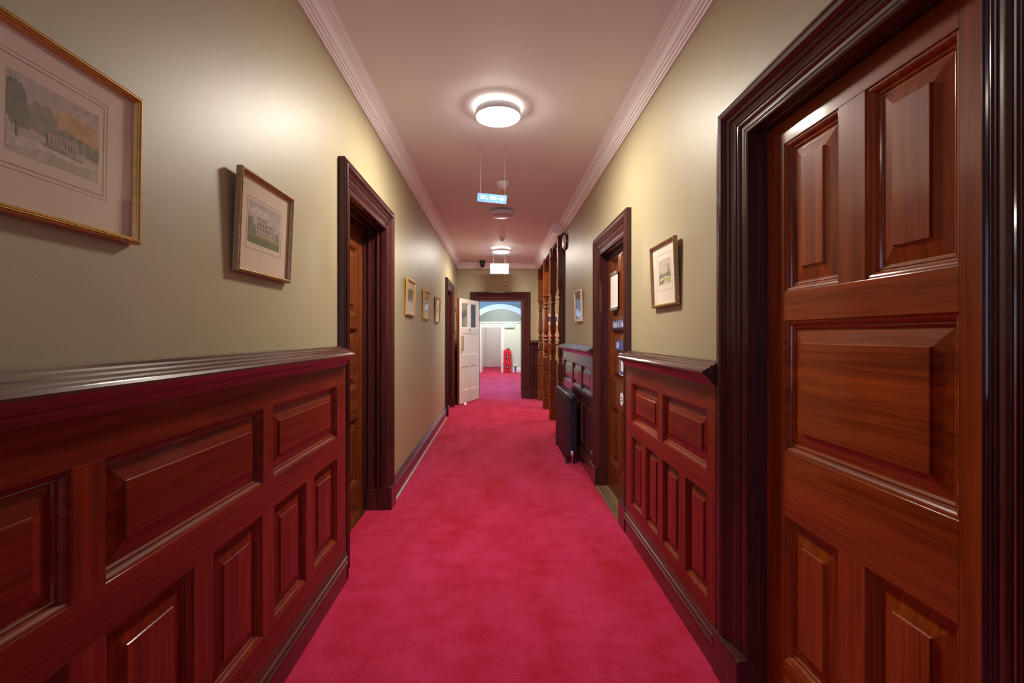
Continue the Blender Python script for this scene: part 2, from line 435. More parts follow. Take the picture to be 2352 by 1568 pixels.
MOULD = [(0, 0), (.001, -.0035), (.003, -.004), (.006, -.0042), (.010, -.006), (.014, -.0092), (.017, -.0132), (.0185, -.0172), (.0200, -.0176), (.0235, -.0166), (.0268, -.0186),
         (.0290, -.0228), (.033, -.0235)]
def door_leaf(parent, mp, u0, u1, vt, dface, ax, key='door', thick=.042, glazed=False, vb=.008, col=None):
    """five panelled leaf: stile/rail frame is the leaf, panels (with their mouldings) are its sub-parts"""
    w = u1-u0; st = .108; mull = .10
    mz, mh = (M[key+'_z'], M[key+'_'+ax]) if col is None else (col, col)
    b = MB(); d0, d1 = dface-thick, dface
    rows = [(.262, .756), (.98, 1.43), (1.53, 2.042)]
    b.box(mp, u0, u0+st, vb, vt, d0, d1, 0); b.box(mp, u1-st, u1, vb, vt, d0, d1, 0)
    lo = vb
    for r0, r1 in rows:
        b.box(mp, u0+st, u1-st, lo, r0, d0, d1, 1); lo = r1
    b.box(mp, u0+st, u1-st, lo, vt, d0, d1, 1)
    um = (u0+u1)/2
    for r0, r1 in (rows[0], rows[2]):
        b.box(mp, um-mull/2, um+mull/2, r0, r1, d0, d1, 0)
    leaf = b.build('door_leaf', [mz, mh], parent, bevel=.0012)
    cells = [(u0+st, um-mull/2, rows[0], 0), (um+mull/2, u1-st, rows[0], 0), (u0+st, u1-st, rows[1], 1),
             (u0+st, um-mull/2, rows[2], 0), (um+mull/2, u1-st, rows[2], 0)]
    for i, (a, c, (r0, r1), hz) in enumerate(cells):
        p = MB()
        if glazed and i >= 3:
            p.frame4(mp, a, c, r0, r1, [(0, dface), (.016, dface-.008), (.016, dface-thick+.008), (0, dface-thick)])
            p.build('glazing_bead', mz, leaf)
            g = MB(); g.box(mp, a+.004, c-.004, r0+.004, r1-.004, dface-.024, dface-.018); g.build('glass_pane', M['glass'], leaf)
            continue
        flat = col is not None
        k = .45 if flat else 1.
        pr = [(i_, dface+(d_*k)) for i_, d_ in MOULD]
        e, dd = pr[-1]
        if flat: pr += [(.05, dd+.001)]
        else: pr += [(.076, dd+.010), (.0764, dd+.0140), (.0778, dd+.0165)]
        p.rings(mp, a, c, r0, r1, pr)
        p.rings(mp, a, c, r0, r1, [(0, dface-thick+.004), (.01, dface-thick+.006)])
        p.build('panel', mh if hz else mz, leaf)
    return leaf

# right near door
d = thing('door_1', 'large panelled mahogany door with heavy moulded frame, nearest on the right', 'door', (XR, (N0+N1)/2, 0), kind=S)
architrave(d, RIGHT, N0, N1, NT, 'y', .195, .046, hs=.78, ns=.9); lining(d, RIGHT, N0, N1, NT, .12, 'y')
door_leaf(d, RIGHT, N0+.003, N1-.003, NT-.003, -.056, 'y')
# right far door with notices
d = thing('door_2', 'brown panelled door with notices and blue signs on the right beyond the small picture', 'door', (XR, (B0+B1)/2, 0), kind=S)
architrave(d, RIGHT, B0, B1, BT, 'y', .168, .046); lining(d, RIGHT, B0, B1, BT, .12, 'y')
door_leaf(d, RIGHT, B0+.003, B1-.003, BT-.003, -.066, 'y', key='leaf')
b = MB(); b.box(RIGHT, B0, B1, 0, .014, -.11, .05); b.build('threshold', M['threshold'], d, bevel=.003)
# left near door
d = thing('door_3', 'deep set panelled mahogany door in ribbed dark frame, first on the left', 'door', (XL, (A0+A1)/2, 0), kind=S)
architrave(d, LEFT, A0, A1, AT, 'y', .165, .047, plinth=(0, 1)); lining(d, LEFT, A0, A1, AT, .24, 'y', ribs=True, key='frame')
b = MB(); b.box(LEFT, A1-.013, A1+.004, 0, .165, -.150, .003); b.build('jamb_plinth', M['frame_z'], d, bevel=.003)
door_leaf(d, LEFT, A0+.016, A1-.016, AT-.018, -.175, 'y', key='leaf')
b = MB(); b.box(LEFT, A0, A1, 0, .008, -.175, -.14); b.build('threshold_strip', M['brass'], d)
# left far door
d = thing('door_4', 'dark framed door far along the left wall beyond three small pictures', 'door', (XL, (C0+C1)/2, 0), kind=S)
architrave(d, LEFT, C0, C1, CT, 'y', .165, .047); lining(d, LEFT, C0, C1, CT, .14, 'y')
door_leaf(d, LEFT, C0+.003, C1-.003, CT-.003, -.09, 'y')

# end doorway with white leaf swung open
d = thing('door_5', 'white panelled door with two glass panes swung open in dark end doorway frame', 'door', ((E0+E1)/2, YE, 0), kind=S)
architrave(d, END, E0, E1, ET, 'x', .185, .05); lining(d, END, E0, E1, ET, .22, 'x')
hx, hy = E0+.012, YE-.062
fx, fy = -.765, 9.31
du = Vector((fx-hx, fy-hy, 0)); LW = du.length; du.normalize()
nrm = Vector((-du.y, du.x, 0))
if nrm.x < 0: nrm = -nrm
WD = Map((hx, hy, 0), du, nrm)
leaf = door_leaf(d, WD, 0, LW, 2.12, 0, 'x', thick=.045, glazed=True, vb=.012, col=M['white_gloss'])
b = MB(); b.box(WD, LW, LW+.004, .012, 2.12, -.0445, -.0005); b.build('edge_lipping', M['door_z'], leaf)
b = MB(); b.tube(WD(LW-.07, 1.07, .045), WD(LW-.07, 1.37, .045), .011)
for v in (1.09, 1.35): b.tube(WD(LW-.07, v, .0), WD(LW-.07, v, .045), .009)
b.build('pull_handle', M['brass'], leaf)
b = MB(); b.lathe((0, 0, 0), [(.032, 0), (.032, .003)], 20)
b.v = [WD(LW*.5+p.x, 1.485+p.y, p.z) for p in b.v]; b.build('round_sign', M['navy'], leaf)
b = MB(); b.box(WD, LW*.5-.010, LW*.5+.010, 1.478, 1.492, .003, .004); b.build('sign_mark', M['lettering'], leaf)

b = MB(); p = WD(LW-.12, 0, .07)
b.add([p+Vector(v) for v in ((-.02, -.05, 0), (.02, -.05, 0), (.02, .05, 0), (-.02, .05, 0), (-.02, .05, .035), (.02, .05, .035))],
      [(0, 1, 2, 3), (2, 3, 4, 5), (0, 1, 5, 4), (0, 3, 4), (1, 2, 5)])
tag(b.build('door_stop', M['white_plastic']), 'small white wedge on the carpet at the open white door', 'door stop')

# ------------------------------------------------------------------ dado panelling
RAILP = [(0, 1.215), (.043, 1.215), (.047, 1.226), (.056, 1.229), (.060, 1.238), (.066, 1.243), (.068, 1.249), (.076, 1.252), (.082, 1.260), (.090, 1.262), (.095, 1.269),
         (.095, 1.276), (.090, 1.282), (.082, 1.283), (.080, 1.288), (.074, 1.291), (.066, 1.291), (.064, 1.297), (.058, 1.301), (.048, 1.301), (.046, 1.307), (.038, 1.311), (.028, 1.311),
         (.026, 1.318), (.010, 1.322), (0, 1.322)]
SKIRT = [(0, 0), (.046, 0), (.046, .096), (.053, .100), (.056, .107), (.054, .115), (.047, .119), (.046, .124), (.052, .127), (.055, .134), (.053, .142), (.046, .146),
         (.0445, .152), (.049, .156), (.049, .163), (.044, .169), (.042, .180), (0, .180)]
def dado(name, label, mp, ua, ub, upper, lower, zu, zl, dz=0., ax='y', key='dado', railcut=0.):
    cu = mp((ua+ub)/2, 0, 0)
    t = thing(name, label, 'wall panelling', (cu.x, cu.y, 0), kind=S)
    DF = .040
    b = MB()
    b.box(mp, ua, ub, .02, 1.25+dz, 0, .014, 1)
    b.box(mp, ua, ub, .10, zl[0], .014, DF, 1)
    b.box(mp, ua, ub, zl[1], zu[0], .014, DF, 1)
    b.box(mp, ua, ub, zu[1], 1.25+dz, .014, DF, 1)
    for cells, (v0, v1) in ((upper, zu), (lower, zl)):
        u = ua
        for c0, c1 in sorted(cells):
            if c0 > u+.0005: b.box(mp, u, c0, v0, v1, .014, DF, 0)
            u = c1
        if ub > u: b.box(mp, u, ub, v0, v1, .014, DF, 0)
    b.build('panel_framing', [M[key+'_z'], M[key+'_'+ax]], t, bevel=.001)
    for cells, (v0, v1), hz in ((upper, zu, True), (lower, zl, False)):
        for c0, c1 in cells:
            w = c1-c0; p = MB(); k = min(1., w/.30)
            pr = [(i*(.8*k), DF+d_*.95) for i, d_ in MOULD]
            e, dd = pr[-1]
            pr += [(e+.043*k, dd+.009), (e+.0434*k, dd+.0118), (e+.0448*k, dd+.0138)]
            p.rings(mp, c0, c1, v0, v1, pr)
            p.build('panel', M[key+('_'+ax if hz else '_z')], t)
    r = MB(); r.extr(mp, [(dd, v+dz) for dd, v in RAILP], ua-railcut, ub+railcut); r.build('dado_rail', M['skirt_'+ax], t)
    s = MB(); s.extr(mp, SKIRT, ua, ub); s.build('skirting', M['skirt_'+ax], t)
    return t

LU = [(-.516+.0, .174), (.254, .944), (1.024, 1.715), (1.79, 2.496)]
LLo = []
for s0 in (-.513, .257, 1.027, 1.80):
    LLo += [(s0, s0+.295), (s0+.385, s0+.385+.297)]
LLo[-1] = (2.188, 2.496)
dado('trim_5', 'red mahogany dado panelling in the left foreground below the pictures', LEFT, -.62, A0-.166, LU, LLo, (.838, 1.112), (.285, .728))
dado('trim_6', 'dark mahogany dado panelling on the right between the two doors', RIGHT, N1+.196, B0-.169,
     [(2.015, 2.56), (2.64, 3.153)], [(2.015, 2.247), (2.33, 2.56), (2.64, 2.85), (2.935, 3.153)], (.80, 1.062), (.252, .705), dz=-.045, railcut=.002)
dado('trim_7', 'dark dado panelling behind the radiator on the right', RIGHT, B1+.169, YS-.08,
     [(4.56, 5.06), (5.15, 5.66), (5.77, 6.40)], [(4.56, 4.77), (4.85, 5.06), (5.15, 5.37), (5.45, 5.66), (5.77, 6.04), (6.13, 6.40)], (.80, 1.062), (.252, .705), dz=-.045, key='frame')  # darker frame wood puts the grey of the grazing sheen into the colour
dado('trim_8', 'mahogany dado panelling right of the viewer before the large door', RIGHT, -.7, N0-.176,
     [(-.60, -.06), (.03, .57)], [(-.60, -.37), (-.29, -.06), (.03, .26), (.34, .57)], (.80, 1.062), (.252, .705), dz=-.045)
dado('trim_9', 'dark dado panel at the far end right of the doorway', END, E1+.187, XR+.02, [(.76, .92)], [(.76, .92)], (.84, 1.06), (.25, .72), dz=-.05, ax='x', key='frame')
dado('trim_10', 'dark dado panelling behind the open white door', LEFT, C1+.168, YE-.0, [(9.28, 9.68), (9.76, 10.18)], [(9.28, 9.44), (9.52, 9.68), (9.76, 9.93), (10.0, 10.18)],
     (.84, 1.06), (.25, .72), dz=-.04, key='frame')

# plain skirting, left wall past the first door
b = MB()
b.extr(LEFT, [(0, 0), (.034, 0), (.034, .11), (.038, .115), (.036, .128), (.028, .134), (.028, .146), (.022, .152), (.020, .165), (.012, .175), (0, .178)], A1+.170, C0-.170)
o = tag(b.build('baseboard_left', M['frame_y']), 'dark moulded skirting board along the left wall past the first door', 'skirting board', kind=S)
b = MB(); b.box(LEFT, A1+.170, C0-.17, 0, .010, .034, .044); b.build('carpet_edge_strip', M['grey_plastic'], o)

# ------------------------------------------------------------------ staircase screen posts
def add_post(i, y, x=.905, label=''):
    t = thing('newel_post', label, 'post', (x, y, 0), 'turned posts of the staircase screen')
    c = (x, y, 0)
    b = MB()
    b.sqloft(c, [(.062, 0), (.062, .205), (.056, .225)])
    b.sqloft(c, [(.050, .222), (.050, .235), (.058, .25), (.058, .70), (.05, .72), (.05, .735)])
    b.sqloft(c, [(.054, .735), (.060, .742), (.060, .955), (.054, .962)])
    b.build('base_block', M['post_z'], t, bevel=.002)
    b = MB()
    b.lathe(c, [(.050, .960), (.054, .972), (.050, .984), (.036, .992), (.036, 1.002), (.047, 1.012), (.047, 1.026), (.034, 1.036), (.032, 1.048),
                (.042, 1.062), (.050, 1.10), (.053, 1.15), (.050, 1.20), (.042, 1.235), (.034, 1.255), (.034, 1.268), (.049, 1.276), (.052, 1.286), (.049, 1.296),
                (.034, 1.304), (.034, 1.330), (.046, 1.338), (.050, 1.350), (.046, 1.362), (.032, 1.372), (.030, 1.395), (.038, 1.415), (.049, 1.45), (.053, 1.49),
                (.050, 1.55), (.044, 1.64), (.037, 1.76), (.032, 1.86), (.031, 1.885), (.043, 1.892), (.045, 1.902), (.043, 1.912), (.032, 1.920), (.032, 1.945),
                (.045, 1.955), (.048, 1.968), (.042, 1.98), (.036, 2.0), (.040, 2.03), (.052, 2.07), (.055, 2.095)], 24)
    b.build('turned_shaft', M['post_z'], t)
    b = MB()
    b.sqloft(c, [(.050, 2.095), (.058, 2.115), (.058, 2.13), (.052, 2.15), (.050, 2.55), (.056, 2.60), (.060, 2.625), (.060, 2.642), (.054, 2.65), (.054, 2.80)])
    b.build('upper_shaft', M['post_z'], t, bevel=.004)
    return t
PY = [6.735, 7.73, 8.86, 10.02]
PL = ['dark turned staircase post against the end of the right wall', 'dark turned staircase post standing just beyond the radiator',
      'orange brown turned staircase post, third along the screen', 'orange brown turned staircase post nearest the far end wall']
for i, y in enumerate(PY): add_post(i, y, label=PL[i])
# arched spandrels between posts
for i in range(3):
    ya, yb = PY[i]+.054, PY[i+1]-.054
    b = MB(); n = 24
    th0, th1 = .875, .935
    pts = []
    for k in range(n+1):
        q = -1+2*k/n
        pts.append((ya+(yb-ya)*k/n, 2.56+.215*math.pow(max(0, 1-abs(q)**2.6), .5)))
    vs = []
    for x in (th0, th1):
        for (yy, z) in pts: vs += [(x, yy, z), (x, yy, 2.802)]
    fs = []; L = 2*(n+1)
    for k in range(n):
        a = 2*k
        fs += [(a, a+1, a+3, a+2), (L+a, L+a+1, L+a+3, L+a+2), (a, a+2, L+a+2, L+a), (a+1, a+3, L+a+3, L+a+1)]
    fs += [(0, 1, L+1, L), (2*n, 2*n+1, L+2*n+1, L+2*n)]
    b.add(vs, fs)
    lab = ['dark wooden arch under the beam between first and second posts', 'dark wooden arch under the beam between second and third posts', 'dark wooden arch under the beam beside the far end wall'][i]
    tag(b.build('trim_%d' % (11+i), M['frame_y']), lab, 'arch', kind=S)
b = MB(); b.box(RIGHT, YS-.075, YS+.0, 0, 2.815, 0, .035)
tag(b.build('trim_14', M['frame_z']), 'flat dark wooden pilaster board where the right wall ends', 'pilaster', kind=S)

# stair balustrade beyond the posts
t = thing('stair_balustrade', 'orange brown wooden balustrade in the stairwell seen between the posts', 'balustrade', (1.7, 9.9, 0))
b = MB(); b.extr(Map((0, 9.86, 0), (1, 0, 0), (0, -1, 0)), [(-.04, 1.16), (.04, 1.16), (.045, 1.19), (.03, 1.215), (-.03, 1.215), (-.045, 1.19)], 1.03, 2.59)
b.build('handrail', M['post_x'], t)
b = MB(); b.box(WORLD, 1.03, 2.59, 0, .26, 9.83, 9.89); b.build('string_board', M['post_x'], t)
for k in range(14):
    x = 1.07+.11*k
    b = MB(); b.sqloft((x, 9.86, 0), [(.02, .25), (.02, .42)])
    b.lathe((x, 9.86, 0), [(.018, .42), (.024, .45), (.015, .48), (.024, .60), (.020, .72), (.013, .92), (.020, .95), (.014, .98), (.018, 1.0)], 12)
    b.sqloft((x, 9.86, 0), [(.02, 1.0), (.02, 1.165)])
    b.build('baluster', M['post_z'], t)

# posters on the stairwell end wall
t = thing('notice', 'blue and white notice on the stairwell wall seen between two posts', 'notice', (1.17, YE, 1.62))
b = MB(); b.box(END, 1.03, 1.31, 1.60, 1.84, .001, .005); b.build('sheet', M['paper'], t)
b = MB(); b.box(END, 1.045, 1.295, 1.68, 1.79, .005, .006); b.build('blue_band', M['blue'], t)
b = MB(); b.box(END, 1.03, 1.31, 1.30, 1.57, -.002, .006)
tag(b.build('leaflet', M['pink']), 'pinkish leaflet under the blue and white stairwell notice', 'leaflet')

# ------------------------------------------------------------------ pictures
def pmat(name, col): return plain(name, col, rough=.85, spec=.15, noise=.18, nscale=55.)
ART = {k: pmat('print_'+k, c) for k, c in dict(
    sky=(.52, .44, .40), glow=(.58, .38, .21), tree=(.235, .235, .175), tree2=(.33, .30, .235), ground=(.50, .44, .36), stone=(.50, .41, .31),
    roof=(.33, .29, .27), lawn=(.27, .27, .09), lawn2=(.18, .20, .10), window=(.27, .23, .19), pale=(.62, .54, .45), grey=(.36, .33, .29),
    skyblue=(.42, .52, .60), white=(.80, .78, .76), line=(.42, .33, .23), yellow=(.50, .46, .16)).items()}
AK = list(ART.keys()); AM = [ART[k] for k in AK]

class Tilt(Map):
    def __init__(s, base, v0, v1, tilt, d0): s.b, s.v0, s.v1, s.t, s.d0 = base, v0, v1, tilt, d0
    def __call__(s, u, v, d): return s.b(u, v, d+s.d0+s.t*(v-s.v0)/(s.v1-s.v0))

def blob(cx, cy, rx, ry, n=14, rough=.18, seed=0):
    r = random.Random(seed); out = []; n = n*3; rough *= .62
    for k in range(n):
        a = 2*PI*k/n; q = 1+r.uniform(-rough, rough)
        out.append((cx+rx*q*math.cos(a), cy+ry*q*math.sin(a)))
    return out
def rect(a, c, e, f): return [(a, e), (c, e), (c, f), (a, f)]

def art_estate():
    L = [('sky', rect(0, 1, 0, 1)), ('glow', [(.30, .62), (.45, .70), (.62, .82), (.80, .80), (1, .74), (1, .40), (.6, .42), (.3, .45)]),
         ('ground', [(0, 0), (1, 0), (1, .34), (.6, .36), (.3, .33), (0, .34)]),
         ('pale', [(0, .05), (.4, .16), (.7, .12), (1, .18), (1, .26), (.5, .24), (0, .22)])]
    for i, (x, y, rx, ry) in enumerate([(.08, .62, .12, .28), (.14, .50, .11, .17), (.30, .56, .10, .18), (.38, .55, .10, .20), (.45, .50, .07, .15)]):
        L.append(('tree' if i < 2 else 'tree2', blob(x, y, rx, ry, 18, .2, i)))
    L.append(('tree', rect(.085, .105, .20, .42)))
    for i in range(9):
        x = .56+.052*i; L.append(('tree2' if i % 2 else 'tree', blob(x, .44-.006*i, .045, .10, 12, .15, 20+i)))
    L.append(('stone', [(.40, .27), (.74, .25), (.74, .40), (.40, .42)])); L.append(('roof', [(.39, .42), (.75, .40), (.72, .44), (.43, .46)]))
    for i in range(8): L.append(('window', rect(.43+.038*i, .445+.038*i, .28, .38)))
    L.append(('grey', [(.35, .24), (.8, .20), (.8, .215), (.35, .26)]))
    return L
def art_house():
    L = [('sky', rect(0, 1, 0, 1)), ('pale', blob(.4, .78, .35, .1, 18, .2, 3)), ('lawn2', rect(0, 1, 0, .20)), ('lawn', rect(0, 1, .14, .23)),
         ('tree', blob(.05, .40, .10, .22, 16, .2, 4)), ('tree', blob(.15, .32, .07, .12, 14, .2, 5)), ('tree2', blob(.90, .30, .12, .13, 14, .2, 6)),
         ('stone', rect(.25, .55, .21, .60)), ('stone', rect(.50, .82, .21, .50)), ('stone', rect(.29, .36, .58, .68)),
         ('roof', [(.24, .60), (.56, .60), (.52, .655), (.28, .655)]), ('roof', [(.50, .50), (.83, .50), (.79, .55), (.53, .55)])]
    for r in range(3):
        for c in range(7):
            if r == 2 and c > 3: continue
            L.append(('window', rect(.28+.078*c, .305+.078*c, .27+.10*r, .33+.10*r)))
    return L
def art_sketch():
    return [('pale', rect(0, 1, 0, 1)), ('grey', blob(.82, .60, .10, .20, 14, .2, 9)), ('grey', rect(.04, .09, .40, .66)), ('grey', blob(.2, .46, .10, .06, 10, .2, 10)),
            ('tree', [(0, .16), (0, .40), (.5, .44), (1, .48), (1, .26), (.5, .30)]), ('pale', [(.1, .18), (.5, .25), (.9, .25), (.9, .29), (.5, .32), (.1, .26)]),
            ('yellow', [(0, .10), (.5, .16), (1, .05), (1, .24), (.5, .24)]), ('lawn2', [(0, .02), (0, .14), (.5, .20), (.4, .08)])]
def art_generic(a, c, e):  # in the small left prints, band e paints in the pale glass reflection
    return [(a, rect(0, 1, 0, 1)), (c, [(0, .30), (.3, .42), (.6, .36), (1, .46), (1, .2), (0, .2)]), (e, rect(0, 1, 0, .24)),
            ('tree', blob(.2, .42, .16, .16, 12, .2, 5)), ('stone', rect(.5, .82, .26, .46)), ('roof', [(.48, .46), (.84, .46), (.78, .54), (.54, .54)])]

FP1 = [(0, 0), (0, .018), (.0015, .021), (.004, .022), (.0052, .0185), (.0068, .0228), (.0095, .0228), (.0108, .0188), (.0124, .0218), (.015, .0205), (.0164, .0165), (.018, .0175), (.0195, .013), (.022, .010), (.022, 0)]
def picture(label, base, ul, ur, v0, v1, tilt, win, art, prof=FP1, frame='gold', mat='mat', lines=(), group=None, fs=1., glass=True):
    """ul = u at the viewer's left edge, ur at the right. win/lines in u,v metres"""
    sgn = 1 if ur > ul else -1
    ua, ub = min(ul, ur), max(ul, ur)
    mp = Tilt(base, v0, v1, tilt, .003)
    c = base((ua+ub)/2, v0, .0)
    t = thing('framed_picture', label, 'picture', c, group)
    b = MB(); b.frame4(mp, ua, ub, v0, v1, [(w*fs, d) for w, d in prof]); b.build('frame', M[frame], t)
    w = prof[-1][0]*fs-.002
    b = MB(); b.box(mp, ua+w, ub-w, v0+w, v1-w, .001, .007); o = b.build('mount', M[mat], t)
    b = MB()
    for i, (l0, l1, lv0, lv1, th) in enumerate(lines):
        a, e = min(l0, l1), max(l0, l1)
        b.frame4(mp, a, e, lv0, lv1, [(0, .0069), (0, .0074), (th, .0074), (th, .0069)])
    if lines: b.build('mount_line', ART['line'], t)
    wl, wr, wv0, wv1 = win
    b = MB()
    z = .0074
    # base print sheet then the drawn shapes
    for i, (k, pts) in enumerate(art):
        q = [(wl+(wr-wl)*min(1, max(0, s_)), wv0+(wv1-wv0)*min(1, max(0, t_))) for s_, t_ in pts]
        if i == 0: b.box(mp, min(wl, wr), max(wl, wr), wv0, wv1, .0069, z, AK.index(k))
        else: b.poly(mp, q, z+.00006*i, AK.index(k))
    b.build('print', AM, t)
    if glass:
        b = MB(); b.box(mp, ua+w, ub-w, v0+w, v1-w, .0105, .0125); b.build('glass_pane', M['glass'], t)
    return t

picture('large gilt framed landscape print with trees, nearest on the left wall', LEFT, .727, 1.148, 1.600, 1.955, .006,
        (.8424, 1.037, 1.716, 1.862), art_estate(), lines=[(.826, 1.052, 1.690, 1.888, .002), (.818, 1.060, 1.682, 1.896, .0012)], fs=.75)
picture('gilt framed print of a grey mansion between large landscape and left door', LEFT, 1.575, 1.975, 1.598, 1.952, .016,
        (1.65, 1.886, 1.712, 1.862), art_house(), lines=[(1.640, 1.900, 1.690, 1.872, .002)], fs=.75, frame='gold_dark')
picture('brown framed pale sketch on the right wall beside the large door', RIGHT, 2.79, 2.407, 1.540, 1.893, .014,
        (2.68, 2.50, 1.66, 1.80), art_sketch(), frame='gold_dark', mat='mat_white', lines=[(2.71, 2.48, 1.63, 1.83, .002)], fs=.75)
G = 'small framed prints along the left wall'
picture('small gilt framed print just past the left door, nearest of three', LEFT, 4.50, 4.94, 1.578, 1.935, .010,
        (4.60, 4.84, 1.68, 1.84), art_generic('grey', 'tree2', 'white'), mat='mat_white', group=G)
picture('small gilt framed print in the middle of three on the left wall', LEFT, 5.54, 5.98, 1.575, 1.930, .010,
        (5.64, 5.88, 1.67, 1.84), art_generic('sky', 'tree2', 'skyblue'), mat='mat_white', group=G)
picture('small gilt framed print beside the far left door, farthest of three', LEFT, 6.60, 7.06, 1.568, 1.930, .010,
        (6.70, 6.96, 1.67, 1.84), art_generic('stone', 'tree2', 'skyblue'), mat='mat_white', group=G)
picture('small pale framed blue print on the right wall above the radiator', RIGHT, 5.59, 5.15, 1.535, 1.885, .010,
        (5.56, 5.18, 1.57, 1.85), art_generic('grey', 'skyblue', 'skyblue'), mat='mat_white', frame='gold_pale', fs=.75)
picture('narrow dark brown framed print behind the open white door', LEFT, 9.32, 9.70, 1.45, 1.93, .008,
        (9.40, 9.62, 1.56, 1.82), art_generic('stone', 'grey', 'tree2'), frame='gold_dark')
b = MB(); b.box(LEFT, 9.36, 9.48, 1.27, 1.40, .001, .03)
tag(b.build('wall_box', M['grey_plastic'], bevel=.004), 'small grey box on the left wall below the narrow print', 'wall fitting')

# ------------------------------------------------------------------ notices on the right far door
DF = -.066
t = thing('paper_notice', 'white paper notice in clip holder on the brown right door', 'notice', RIGHT(3.99, 1.60, DF))
b = MB(); b.box(RIGHT, 3.875, 4.11, 1.60, 1.91, DF+.014, DF+.018); b.build('sheet', M['paper'], t)
for v in (1.592, 1.893):
    b = MB(); b.box(RIGHT, 3.868, 4.117, v, v+.026, DF+.0135, DF+.026); b.build('clip_rail', M['chrome'], t, bevel=.002)
b = MB()
for k in range(9): b.box(RIGHT, 3.905, 4.08-.02*(k % 3), 1.66+.022*k, 1.664+.022*k, DF+.018, DF+.0184)
b.build('printed_lines', M['grey_letter'], t)
xd, yd, nd = (0, -1, 0), (0, 0, 1), (-1, 0, 0)
t = thing('door_sign', 'long blue sign with white lettering across the brown right door', 'sign', RIGHT(3.87, 1.44, DF))
b = MB(); b.box(RIGHT, 3.49, 4.06, 1.437, 1.503, DF+.001, DF+.012); b.build('plate', M['navy'], t, bevel=.002)
text('lettering', 'Bath & Toilet', .066, M['lettering'], t, RIGHT(4.03, 1.468, DF+.0125), xd, yd, nd)
t = thing('door_sign', 'short blue number sign below the long blue sign', 'sign', RIGHT(3.84, 1.25, DF))
b = MB(); b.box(RIGHT, 3.70, 3.985, 1.258, 1.335, -.074, -.060); b.build('plate', M['navy'], t, bevel=.002)
text('lettering', '303', .062, M['lettering'], t, RIGHT(3.955, 1.295, -.0595), xd, yd, nd)
t = thing('door_notice', 'blue notice with white border low on the brown right door panel', 'notice', RIGHT(3.80, 1.06, DF))
b = MB(); b.box(RIGHT, 3.70, 3.875, 1.055, 1.235, -.074, -.066); b.build('border', M['lettering'], t)
b = MB(); b.box(RIGHT, 3.708, 3.867, 1.063, 1.227, -.066, -.0652); b.build('blue_field', M['blue'], t)
b = MB(); b.box(RIGHT, 3.75, 3.825, 1.09, 1.175, -.0652, -.0645); b.build('white_patch', M['paper'], t)
t = thing('door_sign', 'round white disc with blue lettering on the brown right door', 'sign', RIGHT(3.80, .86, DF))
b = MB(); b.lathe((0, 0, 0), [(.052, .0005), (.052, .003)], 28); b.v = [RIGHT(3.80+p.x, .865+p.y, DF+p.z) for p in b.v]; b.build('disc', M['lettering'], t)
text('lettering', 'Fire door', .019, M['navy_letter'], t, RIGHT(3.80, .877, DF+.0036), xd, yd, nd, align='CENTER')
text('lettering', 'keep shut', .019, M['navy_letter'], t, RIGHT(3.80, .854, DF+.0036), xd, yd, nd, align='CENTER')

# ------------------------------------------------------------------ ceiling fittings
def ceiling_light(x, y, lit, label, group='round ceiling lights', mats=('lamp', 'lamp_ring')):
    z = ceil_z(x)
    t = thing('ceiling_light', label, 'light', (x, y, z), group)
    b = MB(); b.lathe((x, y, 0), [(.05, z+.004), (.05, z-.030)], 24); b.build('mounting_hub', M['lamp_body'], t)
    b = MB(); b.lathe((x, y, 0), [(.148, z-.026), (.155, z-.028), (.156, z-.066), (.154, z-.070), (.150, z-.071)], 48)
    b.build('drum', M['lamp_body'], t)
    b = MB(); b.lathe((x, y, 0), [(.150, z-.0705), (.149, z-.074), (.13, z-.079), (.07, z-.082), (.005, z-.083)], 48)
    b.build('diffuser', M[mats[0]] if lit else M['lamp_off'], t)
    if lit:
        b = MB(); n = 48
        b.lathe((x, y, 0), [(.135, z-.020), (.152, z-.020), (.152, z-.0255), (.135, z-.0255)], n)
        b.build('glow_ring', M[mats[1]], t)
    return t
ceiling_light(0, 3.24, True, 'round lit ceiling light, large and nearest')
ceiling_light(.045, 5.90, False, 'round unlit ceiling light beyond the hanging blue sign')
ceiling_light(.055, 8.48, True, 'round lit ceiling light near the far end of corridor')
ceiling_light(0, -2.0, True, 'added round fill light behind the viewer', mats=('fill_lamp_dim', 'lamp_ring'))  # unseen fill lamp, added to lift the near end of the corridor
ceiling_light(1.75, 8.4, True, 'round lit ceiling light over the stairwell', mats=('lamp_stair', 'lamp_ring'))

t = thing('smoke_detector', 'white smoke detector just behind the hanging blue sign', 'smoke detector', (.05, 4.85, ceil_z(.05)))
z = ceil_z(.05)
b = MB(); b.lathe((.05, 4.85, 0), [(.070, z+.002), (.072, z-.014), (.066, z-.022), (.064, z-.030)], 32); b.build('base', M['white_plastic'], t)
b = MB(); b.lathe((.05, 4.85, 0), [(.058, z-.030), (.054, z-.046), (.042, z-.050)], 32); b.build('body', M['white_plastic'], t)
for k in range(8):
    a = 2*PI*k/8; b = MB(); b.box(WORLD, -.011, .011, z-.063, z-.049, -.002, .002)
    ca, sa = math.cos(a), math.sin(a)
    b.v = [Vector((.05 + .040*ca - p.x*sa + p.y*ca, 4.85 + .040*sa + p.x*ca + p.y*sa, p.z)) for p in b.v]
    b.build('vent_fin', M['white_plastic'], t)
b = MB(); b.lathe((.05, 4.85, 0), [(.030, z-.049), (.030, z-.062)], 24); b.build('chamber', M['grey_plastic'], t)
b = MB(); b.lathe((.05, 4.85, 0), [(.044, z-.062), (.042, z-.068), (.02, z-.070)], 24); b.build('cap', M['white_plastic'], t)

